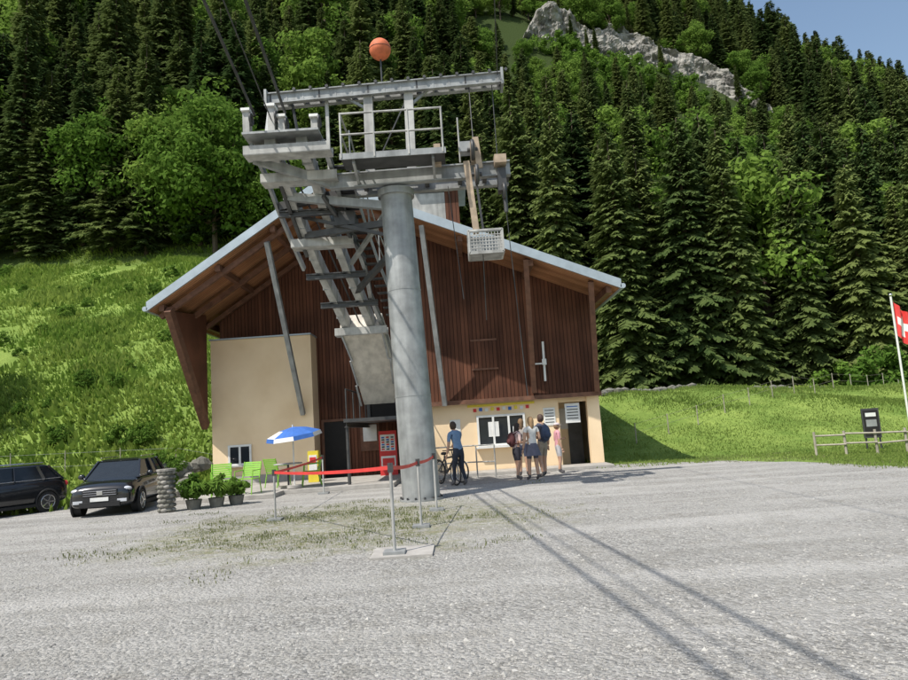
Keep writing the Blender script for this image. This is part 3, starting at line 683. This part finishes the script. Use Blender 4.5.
rope((.78,14.9,5.45),(.78,15.5,4.0),.01); rope((1.42,15.4,6.5),(1.6,15.6,2.2),.01); rope((.1,15.9,7.4),(.3,15.9,4.6),.01); rope((1.35,15.9,10),(1.35,15.9,7.8),.012)
rope((-3.77,14.7,8.5),(-3.3,17,7.0),.025); rope((-3.3,17,7.0),(-2.6,20,4.4),.025)
r.build('ropes',py)
# ------------------------------------------------------------------ tape barrier
posts=[(-.95,9.1,1.17),(-.74,11.5,1.1),(-.56,13.7,1.1),(-3.77,13.8,.98),(-3.9,19.3,1.05)]
for i,(x,y,h) in enumerate(posts):
    r=B(); r.cyl((x,y,0),(x,y,h),.022,'steel_l',n=10); r.box((x,y,.03 if i else .05),(.28,.28,.04),'steel'); r.box((x,y,h-.04),(.07,.05,.12),'steel_d'); r.cyl((x,y,h),(x,y,h+.02),.03,'steel_d',n=10); r.build('barrier_post')
r=B(); r.prism([(-1.25,.008),(-.45,.008),(-.45,.035),(-1.25,.035)],8.85,9.6,'concrete'); r.build('concrete_slab')
M['tape']=mat('red_tape',(.66,.05,.045),.5,0,.1)
r=B()
def tape(a,b,sag=.03):
    n=24; V=[];F=[]
    for i in range(n+1):
        t=i/n; z=a[2]-.04+(b[2]-a[2])*t-sag*4*t*(1-t); x=a[0]+(b[0]-a[0])*t; y=a[1]+(b[1]-a[1])*t; tw=.026; V+=[(x,y,z-tw),(x+.004*math.sin(i),y,z+tw)]
    for i in range(n): F=[(2*i,2*i+2,2*i+3,2*i+1)]; r.add(V,F,'tape'); 
tape(posts[0],posts[1]);tape(posts[1],posts[2]);tape(posts[3],posts[0],.04);tape(posts[3],posts[4])
r.build('barrier_tape')
# ------------------------------------------------------------------ cars
def car(name,loc,rz,sc=1):
    e=empty(name,loc,rz); e.scale=(sc,sc,sc)
    st=[(-2.22,.66,.36,.70),(-2.16,.80,.27,.84),(-1.95,.88,.22,.94),(-1.5,.91,.21,1.01),(-.95,.925,.21,1.06),(0,.93,.21,1.09),(1.0,.93,.21,1.12),(1.75,.91,.23,1.12),(2.1,.86,.28,1.08),(2.22,.76,.4,.98)]
    V=[];F=[]
    for y,w_,zb,tp in st:
        h=tp-zb; half=[(w_*.80,zb),(w_*.97,zb+.1*h),(w_,zb+.4*h),(w_*.985,zb+.68*h),(w_*.93,zb+.9*h),(w_*.74,tp),(w_*.3,tp+.03)]
        V+=[(x,y,z) for x,z in half]+[(-x,y,z) for x,z in half[::-1]]
    k=14
    for i in range(len(st)-1):
        for j in range(k): F.append((i*k+j,i*k+(j+1)%k,(i+1)*k+(j+1)%k,(i+1)*k+j))
    F+=[tuple(range(k)),tuple(range(len(st)*k-1,(len(st)-1)*k-1,-1))]
    b=B(); b.add(V,F,'carp',True); o=b.build('body',e); s=o.modifiers.new('s','SUBSURF'); s.levels=2; s.render_levels=2
    b=B(); bs=[(-1.12,.78,1.03),(2.02,.76,1.06)]; rf=[(-.38,.60,1.55),(1.55,.58,1.56)]
    V=[]
    for (y,w_,z) in(bs[0],rf[0],rf[1],bs[1]): V+=[(-w_,y,z),(w_,y,z)]
    b.add(V,[(0,1,3,2),(4,5,7,6),(0,2,4,6),(1,7,5,3)],'glass'); b.build('windows',e)
    b=B(); b.add([(-.62,-.42,1.545),(.62,-.42,1.545),(.60,1.6,1.555),(-.60,1.6,1.555),(-.5,-.2,1.61),(.5,-.2,1.61),(.48,1.4,1.62),(-.48,1.4,1.62)],[(0,1,2,3),(4,5,6,7),(0,1,5,4),(1,2,6,5),(2,3,7,6),(3,0,4,7)],'carp',True)
    for s_ in(-1,1):
        b.beam((s_*.79,-1.14,1.02),(s_*.61,-.4,1.56),.06,.05,'carp'); b.beam((s_*.77,2.02,1.05),(s_*.6,1.56,1.56),.1,.07,'carp')
        b.beam((s_*.80,.35,1.08),(s_*.61,.42,1.56),.04,.07,'carp'); b.beam((s_*.785,1.35,1.08),(s_*.60,1.2,1.56),.04,.1,'carp')
        b.cyl((s_*.6,-.2,1.66),(s_*.58,1.4,1.67),.018,'chrome',n=8); b.beam((s_*.80,-1.1,1.09),(s_*.8,1.9,1.12),.03,.02,'chrome')
        b.sphere((s_*1.0,-.72,1.12),.11,'carp',12,(1,.7,.8)); b.beam((s_*.86,-.75,1.06),(s_*.98,-.72,1.1),.05,.05,'carp')
        b.box((s_*.935,.28,.88),(.02,.14,.025),'carp'); b.box((s_*.935,1.2,.9),(.02,.14,.025),'carp')
        b.box((s_*.9,0,.26),(.1,2.1,.1),'rubber')
    b.build('roof_pillars_mirrors',e,bevel=.008)
    b=B()
    for s_ in(-1,1):
        for y in(-1.38,1.38):
            b.cyl((s_*.70,y,.34),(s_*.945,y,.34),.34,'rubber',n=32); b.cyl((s_*.94,y,.34),(s_*.955,y,.34),.23,'steel_d',n=24)
            b.torus((s_*.95,y,.34),.235,.016,'chrome','x'); b.torus((s_*.93,y,.36),.385,.035,'rubber','x',28,6)
            for q in range(5):
                a=6.283*q/5; b.beam((s_*.962,y,.34),(s_*.962,y+.23*math.cos(a),.34+.23*math.sin(a)),.045,.02,'chrome',up=(1,0,0))
    b.build('wheels',e)
    b=B()
    for s_ in(-1,1):
        b.sphere((s_*.66,-2.06,.76),.17,'lamp',14,(1.05,.6,.42)); b.box((s_*.6,-2.19,.44),(.26,.06,.09),'lamp'); b.sphere((s_*.72,2.12,.9),.14,'red',12,(1,.5,.7))
    b.box((0,-2.2,.68),(.95,.08,.19),'rubber'); b.box((0,-2.245,.68),(.16,.02,.12),'chrome'); b.box((0,-2.21,.36),(1.1,.08,.15),'rubber')
    for z in(.62,.68,.74): b.box((0,-2.243,z),(.9,.012,.012),'chrome')
    b.box((0,-2.26,.5),(.5,.015,.11),'white'); b.box((0,2.24,.6),(.5,.02,.11),'white'); b.build('lamps_grille_plate',e,bevel=.01)
car('parked_car',(-9.2,18.7,.006),math.radians(10),.84); car('parked_car',(-12.9,18.8,.006),math.radians(-28),.82)
# ------------------------------------------------------------------ terrace things
def chair(loc,rz):
    b=B()
    for s_ in(-1,1):
        b.tube([(s_*.26,-.28,0),(s_*.26,-.22,.42),(s_*.26,.2,.42),(s_*.26,.34,.88)],.016,'lime',8); b.tube([(s_*.26,.2,.42),(s_*.26,.3,0)],.016,'lime',8); b.tube([(s_*.27,-.22,.42),(s_*.27,-.2,.64),(s_*.27,.28,.66)],.014,'lime',8)
    R=Matrix.Rotation(math.radians(-17),3,'X')
    for i in range(7): b.box((0,-.19+.065*i,.42),(.5,.05,.012),'lime')
    for i in range(7): b.box((0,.225+.02*i,.5+.058*i),(.5,.012,.045),'lime',R=R)
    b.build('garden_chair',loc=loc,rz=rz)
chair((-6.75,19.3,.13),.3); chair((-6.05,19.4,.13),-.2); chair((-4.6,21.0,.14),-1.3); chair((-5.7,21.3,.14),2.6)
b=B(); b.cyl((0,0,.70),(0,0,.73),.42,'steel_l',n=28); b.cyl((0,0,0),(0,0,.7),.03,'steel_d'); b.cyl((0,0,0),(0,0,.03),.24,'steel_d'); b.build('round_table',loc=(-5.2,20.6,.135))
b=B(); n=8; V=[(0,0,0)]; 
for k,(rr,zz) in enumerate(((.4,-.07),(.78,-.22),(.82,-.34))):
    for i in range(n): a=6.283*i/n+.2; V.append((rr*math.cos(a),rr*math.sin(a),zz))
for i in range(n):
    b.add(V,[(0,1+i,1+(i+1)%n)],'blue'); b.add(V,[(1+i,9+i,9+(i+1)%n,1+(i+1)%n)],'blue' if i%4 else 'white'); b.add(V,[(9+i,17+i,17+(i+1)%n,9+(i+1)%n)],'white' if i%2 else 'blue')
b2=B(); b2.cyl((0,0,-1.75),(0,0,.06),.02,'white',n=8); b2.cyl((0,0,-1.78),(0,0,-1.7),.22,'concrete')
e=empty('parasol',(-4.95,20.3,1.93)); c_=b.build('canopy',e); c_.rotation_euler=(.12,-.1,0); b2.build('pole',e)
b=B(); b.box((0,0,.5),(.34,.3,1.0),'yellow'); b.box((0,-.155,.62),(.26,.02,.5),'white'); b.box((0,-.17,.7),(.2,.01,.2),'red'); b.build('yellow_ice_cream_freezer',loc=(-4.85,22.6,.135),)
b=B()
for k in range(9):
    for i in range(8):
        a=6.283*i/8+k*.4; b.sphere((.14*math.cos(a),.14*math.sin(a),.06+k*.112),.085,'rock3' if (i+k)%3 else 'rock2',8,(1.1,1.1,.68))
b.cyl((0,0,0),(0,0,1.0),.16,'rock2'); b.cyl((0,0,1.0),(0,0,1.05),.23,'rock2',n=14); b.build('stone_column',loc=(-7.3,17.0,0))
LP=broadleaf(51,.75,.42,16,60,.075,'shrub',.1,False)
for i,(x,y,s) in enumerate([(-6.75,17.3,1.0),(-6.25,17.5,.9),(-5.85,17.8,.75)]):
    e=empty('potted_plant',(x,y,0)); b=B(); b.cyl((0,0,0),(0,0,.24),.15,'rock3',.2,18); b.build('pot',e)
    o=bpy.data.objects.new('leaves',LP); COL.objects.link(o); o.parent=e; o.location=(0,0,.12); o.scale=(s,s,s); o.rotation_euler[2]=i*2
    b=B()
    for k in range(60):
        a=random.random()*6.28; l=random.uniform(.3,.6)*s; d=Vector((math.cos(a),math.sin(a),0)); p=Vector((0,0,.24)); sd=Vector((-d.y,d.x,0))*.03
        b.add([p,p+d*l*.5+Vector((0,0,l*.8))-sd,p+d*l+Vector((0,0,l*.45)),p+d*l*.5+Vector((0,0,l*.8))+sd],[(0,1,2,3)],'shrub')
    b.build('strap_leaves',e)
b=B()
for i in range(60):
    x=random.uniform(-11.4,-8.6); y=random.uniform(21.2,23.4); s=random.uniform(.12,.34); 
    b.sphere((x,y,s*.5+(y-21.2)*.4+random.uniform(0,.1)),s,'rock2' if i%2 else 'rock3',8,(random.uniform(.8,1.4),1,random.uniform(.5,.9)),fn=lambda d,q:q*(1+.25*mn.noise(d*2+Vector((i,0,0)))))
b.sm=[False]*len(b.sm); b.build('boulder_wall')
for i in range(9): inst(SHR[0],'rockery_shrub',(random.uniform(-11.2,-9),random.uniform(22,23.4),random.uniform(.3,.7)),random.uniform(.15,.3),grass)
def bike(loc,rz):
    b=B()
    for y in(-.52,.52):
        b.torus((0,y,.34),.32,.02,'rubber','x',28,6); b.torus((0,y,.34),.295,.01,'chrome','x',28,5)
        for q in range(10): a=6.283*q/10; b.cyl((0,y,.34),(0,y+.29*math.cos(a),.34+.29*math.sin(a)),.002,'chrome',n=4)
    for a,c in (((0,.52,.34),(0,.08,.32)),((0,.08,.32),(0,.2,.8)),((0,.2,.72),(0,-.34,.78)),((0,.08,.32),(0,-.36,.68)),((0,.52,.34),(0,.2,.72)),((0,-.52,.34),(0,-.33,.95))): b.cyl(a,c,.017,'steel_d',n=8)
    b.cyl((-.28,-.34,.97),(.28,-.34,.97),.014,'rubber',n=8); b.sphere((0,.22,.86),.12,'rubber',10,(.6,1.1,.3)); b.torus((0.03,.08,.32),.09,.008,'chrome','x'); b.build('bicycle',loc=loc,rz=rz)
bike((-.42,19.6,0),.45); bike((-.38,20.3,0),.7)
b=B()
for x,y in((-.9,21.4),(-.15,21.4),(.45,21.2),(1.0,20.9)): b.cyl((x,y,0),(x,y,1.0),.022,'steel_l',n=8)
for z in(.5,1.0): b.tube([(-.9,21.4,z),(-.15,21.4,z),(.45,21.2,z),(1.0,20.9,z)],.02,'steel_l',8)
b.build('queue_railing')
# ------------------------------------------------------------------ right side: fence, board, flag
def gz(x,y): return float(H(x,y))
b=B(); fp=[(10.9,21.3),(11.6,20.9),(12.3,20.5),(13.0,20.2),(13.8,19.9),(14.8,19.5)]
M['oldwood']=mat('grey_fence_wood',(.34,.31,.25),.85,0,.25,6)
M['post']=mat('weathered_post',(.22,.20,.16),.85,0,.25,6)
for x,y in fp: b.cyl((x,y,gz(x,y)-.1),(x,y,gz(x,y)+.72),.04,'oldwood',n=8)
for a,c in zip(fp[:-1],fp[1:]):
    for z in(.34,.62): b.cyl((a[0],a[1]-.06,gz(*a)+z+random.uniform(-.03,.03)),(c[0],c[1]-.06,gz(*c)+z+random.uniform(-.03,.03)),.028,'oldwood',n=8)
b.build('wooden_fence')
b=B(); b.box((0,0,.85),(.5,.08,.95),'steel_d'); b.box((0,-.045,.85),(.42,.012,.83),'black'); b.box((.0,-.055,1.12),(.3,.01,.12),'white'); b.box((.0,-.055,.85),(.3,.01,.22),'steel')
for s_ in(-.2,.2): b.cyl((s_,.02,0),(s_,.02,.9),.03,'steel_d',n=8)
b.build('information_board',loc=(13.3,22.3,gz(13.3,22.3)),rz=-.3)
b=B(); fp=[]
for i in range(16): x=7.0+i*1.7; y=27.5+i*1.25; fp.append((x,y))
for x,y in fp: b.cyl((x,y,gz(x,y)-.1),(x,y,gz(x,y)+.85),.025,'oldwood',n=6)
for a,c in zip(fp[:-1],fp[1:]):
    for z in(.45,.8): b.cyl((a[0],a[1],gz(*a)+z),(c[0],c[1],gz(*c)+z),.005,'post',n=4)
b.build('wire_fence')
b=B(); fp=[(-22+i*2.2,27-.1*i) for i in range(7)]
for x,y in fp: b.cyl((x,y,gz(x,y)-.1),(x,y,gz(x,y)+1.1),.022,'oldwood',n=6)
for a,c in zip(fp[:-1],fp[1:]):
    for z in(.5,1.0): b.cyl((a[0],a[1],gz(*a)+z),(c[0],c[1],gz(*c)+z),.004,'steel',n=4)
b.build('pasture_fence')
b=B()
for i in range(160):
    t=random.random(); x=6+17*t; y=36+7*t+random.uniform(-.5,.5); s=random.uniform(.1,.28); b.sphere((x,y,gz(x,y)+.05),s,'rock3',7,(1.2,1,.8),fn=lambda d,q:q*(1+.3*mn.noise(d*2+Vector((i,0,0)))))
b.sm=[False]*len(b.sm); b.build('field_stone_row')
fl=empty('swiss_flag',(16.95,26,0)); g0=gz(16.95,26)
b=B(); b.cyl((0,0,g0),(0,0,5.5),.04,'white',n=12); b.sphere((0,0,5.55),.07,'chrome',10); b.build('flagpole',fl)
b=B(); n=36; V=[]
for j in range(n+1):
    for i in range(n+1):
        u=i/n; v_=j/n; V.append((.05+u*.55+.02*math.sin(v_*5),.10*math.sin(u*14+v_*2)*(.3+u),5.35-v_*1.35-u*.6-.06*math.sin(u*3)))
for j in range(n):
    for i in range(n):
        k=j*(n+1)+i; u=(i+.5)/n; q=(j+.5)/n
        cr=(abs(u-.45)<.1 and abs(q-.5)<.31) or (abs(q-.5)<.1 and abs(u-.45)<.31)
        b.add([V[k],V[k+1],V[k+n+2],V[k+n+1]],[(0,1,2,3)],'white' if cr else 'tape',True)
b.build('cloth',fl)
# ------------------------------------------------------------------ people
SKIN=mat('skin',(.52,.31,.21),.6,0,.06,10)
def skinned(name,verts,edges,radii,root,sub=2):
    me=bpy.data.meshes.new(name); me.from_pydata(verts,edges,[]); o=bpy.data.objects.new(name,me); COL.objects.link(o)
    s=o.modifiers.new('s','SKIN'); 
    for i,r_ in enumerate(radii): me.skin_vertices[0].data[i].radius=r_ if isinstance(r_,tuple) else (r_,r_)
    me.skin_vertices[0].data[root].use_root=True; s.use_smooth_shade=True
    ss=o.modifiers.new('u','SUBSURF'); ss.levels=sub; ss.render_levels=sub
    dg=bpy.context.evaluated_depsgraph_get(); ev=o.evaluated_get(dg); m2=bpy.data.meshes.new_from_object(ev); o.modifiers.clear(); o.data=m2; return o
def person(loc,face,Ht=1.7,shirt=(.5,.5,.5),pants=(.05,.05,.08),hair=(.05,.03,.02),lean=0,arms=((.05,-.02,-.3),(.02,-.12,-.27)),arms2=None,legs=(.0,.0),shorts=True,sleeve=.5,longhair=False,skirt=None,pack=None,hat=None,name='person',headturn=0):
    e=empty(name,loc,face); s=Ht/1.7; ms=mat('shirt',shirt,.9,0,.12,12); mp_=mat('trousers',pants,.9,0,.15,12); mh=mat('hair',hair,.7,0,.25,40); msh=mat('shoe',(.12,.11,.11),.7)
    pv=Vector((0,0,.93)); R=Matrix.Rotation(lean,3,'X')   # +lean bends toward -Y
    def T(x,y,z): return pv+R@(Vector((x,y,z))-pv)
    v=[pv,T(0,0,1.1),T(0,0,1.28),T(0,.01,1.42),T(0,0,1.5)]; rad=[(.145,.105),(.125,.095),(.155,.11),(.10,.075),(.052,.052)]; ed=[(0,1),(1,2),(2,3),(3,4)]; tag={(0,1):'sh',(1,2):'sh',(2,3):'sh',(3,4):'sk'}
    hands=[]
    for sd,ly in((-1,legs[0]),(1,legs[1])):
        i=len(v); v+=[Vector((sd*.085,0,.86)),Vector((sd*.10,-abs(ly)*.5-.01+ly*.3,.48)),Vector((sd*.105,ly,.09)),Vector((sd*.12,ly-.15,.035))]
        rad+=[.095,.062,.042,(.042,.03)]; ed+=[(0,i),(i,i+1),(i+1,i+2),(i+2,i+3)]; tag[(0,i)]='pt'; tag[(i,i+1)]='th'; tag[(i+1,i+2)]='cf'; tag[(i+2,i+3)]='so'
    for sd,ar in((-1,arms),(1,arms2 or arms)):
        i=len(v); S0=T(sd*.18,.0,1.385); E=S0+Vector((sd*ar[0][0],ar[0][1],ar[0][2])); W=E+Vector((sd*ar[1][0],ar[1][1],ar[1][2])).normalized()*.25
        v+=[S0,E,W]; rad+=[.062,.043,.03]; ed+=[(3,i),(i,i+1),(i+1,i+2)]; tag[(3,i)]='sh'; tag[(i,i+1)]='ua'; tag[(i+1,i+2)]='fa'
        hands.append((sd,W,(W-E).normalized()))
    o=skinned('body',[tuple(p) for p in v],ed,rad,0); o.parent=e
    me=o.data; me.materials.clear()
    for m in(SKIN,ms,mp_,msh): me.materials.append(m)
    for f in me.polygons:
        c=f.center; best=1e9;bk=None;bt=0
        for (a,b_),k in tag.items():
            A=v[a];D=v[b_]-A; t=max(0,min(1,(c-A).dot(D)/D.length_squared)); d=(c-(A+D*t)).length
            if d<best: best=d;bk=k;bt=t
        mi={'sh':1,'sk':0,'pt':2,'so':3}.get(bk,0)
        if bk=='th': mi=2 if (not shorts or bt<.72) else 0
        if bk=='cf': mi=(0 if shorts else 2) if bt<.86 else 3
        if bk=='ua': mi=1 if bt<sleeve*1.4 else 0
        if bk=='fa': mi=1 if sleeve>.9 else 0
        if c.z<.95 and bk in('sh',): mi=2
        f.material_index=mi; f.use_smooth=True
    for sd,W,d in hands:
        side=d.cross(Vector((0,1,0.2))).normalized(); fw=side.cross(d).normalized()
        hv=[W,W+d*.05,W+d*.085]; hr=[.024,(.034,.018),(.036,.016)]; he=[(0,1),(1,2)]
        for k,(ox,l) in enumerate(((-.03,.06),(-.01,.072),(.01,.068),(.03,.052))):
            i=len(hv); b0=W+d*.09+fw*ox; hv+=[b0,b0+d*l*.55+side*.006*sd,b0+d*l*.9+side*.022*sd]; hr+=[.010,.009,.008]; he+=[(2,i),(i,i+1),(i+1,i+2)]
        i=len(hv); b0=W+d*.03-fw*.03; hv+=[b0,b0+d*.03-fw*.022,b0+d*.055-fw*.026]; hr+=[.013,.011,.009]; he+=[(1,i),(i,i+1),(i+1,i+2)]
        h=skinned('hand',[tuple(p) for p in hv],he,hr,0,1); h.data.materials.clear(); h.data.materials.append(SKIN); h.parent=e
    hc=T(0,-.015,1.60)
    def hf(d,q):
        if d.y<-.1 and d.z<0: q=Vector((q.x*(1-.18*(-d.z)),q.y,q.z))
        if d.y<-.9 and abs(d.z)<.3: q=q*1.03
        return q
    b=B(); b.sphere((0,0,0),.1,SKIN,20,(.76,.95,1.14),hf); b.sphere((0,-.1,-.01),.018,SKIN,8,(.7,1,1.3))
    for sd in(-1,1): b.sphere((sd*.077,.0,-.005),.025,SKIN,8,(.35,.7,1.1)); b.sphere((sd*.03,-.086,.015),.011,'white',8,(1.2,.5,.6)); b.sphere((sd*.03,-.0915,.015),.006,'black',6)
    b.box((0,-.088,-.052),(.04,.01,.009),'red'); 
    h=b.build('head',e,loc=hc); h.rotation_euler=(lean*.5,0,headturn)
    b=B(); V=[];F=[]; nn=20
    def hh(d,q):
        if d.y<-.35 and d.z<.45: return Vector((q.x*.8,q.y*.55,max(q.z,.02)))
        if longhair and d.y>-.3 and d.z<-.1: return Vector((q.x*.9,q.y*.9+.02,q.z-.16*min(1,(-d.z)*1.6)))
        return q*(1+.04*mn.noise(d*5))
    b.sphere((0,.012,.014),.108,mh,nn,(.82,.98,1.08),hh)
    if hat: b.sphere((0,.0,.05),.112,mat('cap',hat,.8),16,(.85,1,.8),lambda d,q:Vector((q.x,q.y,max(q.z,0)))); b.box((0,-.13,.055),(.13,.1,.01),mat('cap_peak',hat,.8))
    h=b.build('hair',e,loc=hc); h.rotation_euler=(lean*.5,0,headturn)
    if skirt:
        b=B(); k=20; mk_=mat('skirt',skirt,.9,0,.12,12)
        V=[];
        for j,(z,rr) in enumerate(((1.0,.14),(.85,.175),(.66,.22))):
            for i in range(k): a=6.283*i/k; q=rr*(1+.06*math.sin(a*5)*j); V.append((q*math.cos(a),q*.8*math.sin(a),z))
        b.add(V,[(j*k+i,j*k+(i+1)%k,(j+1)*k+(i+1)%k,(j+1)*k+i) for j in range(2) for i in range(k)],mk_,True); b.build('skirt',e)
    if pack:
        b=B(); mk2=mat('rucksack',pack,.85,0,.15,10); c=T(0,.17,1.2); b.sphere(c,.2,mk2,14,(.8,.55,1.15)); b.sphere(c+Vector((0,.09,-.05)),.12,mk2,10,(.9,.6,.8))
        for sd in(-1,1): b.tube([c+Vector((sd*.1,-.04,.17)),T(sd*.11,0,1.47),T(sd*.12,-.115,1.36),T(sd*.13,-.09,1.12),c+Vector((sd*.13,0,-.12))],.018,mk2,6)
        b.build('rucksack',e)
    e.scale=(s,s,s); return e
hang=((.05,.01,-.29),(.03,-.06,-.25)); bent=((.05,.03,-.28),(-.03,-.2,.05)); reach=((.04,-.16,-.24),(0,-.24,-.08)); up=((.08,-.08,-.26),(-.1,-.1,.2))
R_=math.radians
person((-.08,19.0,.006),R_(215),1.76,(.16,.25,.38),(.03,.035,.05),lean=.28,arms=reach,arms2=hang,legs=(.12,-.12),shorts=False,name='man_in_blue_shirt')
person((1.55,19.6,.006),R_(115),1.58,(.60,.45,.42),(.03,.03,.04),(.03,.02,.015),lean=.14,arms=bent,longhair=True,pack=(.10,.03,.03),name='woman_with_rucksack',legs=(.08,-.08))
person((1.98,19.2,.006),R_(200),1.72,(.70,.68,.64),(.10,.10,.13),(.32,.2,.1),arms=bent,arms2=hang,longhair=True,skirt=(.12,.12,.16),name='woman_in_white_top',sleeve=.2,legs=(.04,-.07))
person((2.36,20.0,.006),R_(215),1.78,(.10,.10,.13),(.35,.29,.22),(.07,.04,.03),arms=hang,arms2=up,name='man_in_dark_shirt',pack=(.05,.07,.12),legs=(-.08,.08))
person((1.85,20.8,.006),R_(175),1.7,(.45,.40,.36),(.06,.07,.12),(.2,.12,.06),arms=bent,longhair=True,name='woman_at_counter')
person((2.95,21.0,.006),R_(100),1.5,(.62,.30,.34),(.5,.5,.52),(.25,.15,.08),arms=hang,arms2=bent,name='girl_in_pink_shirt',hat=(.6,.5,.5),legs=(.06,-.06))
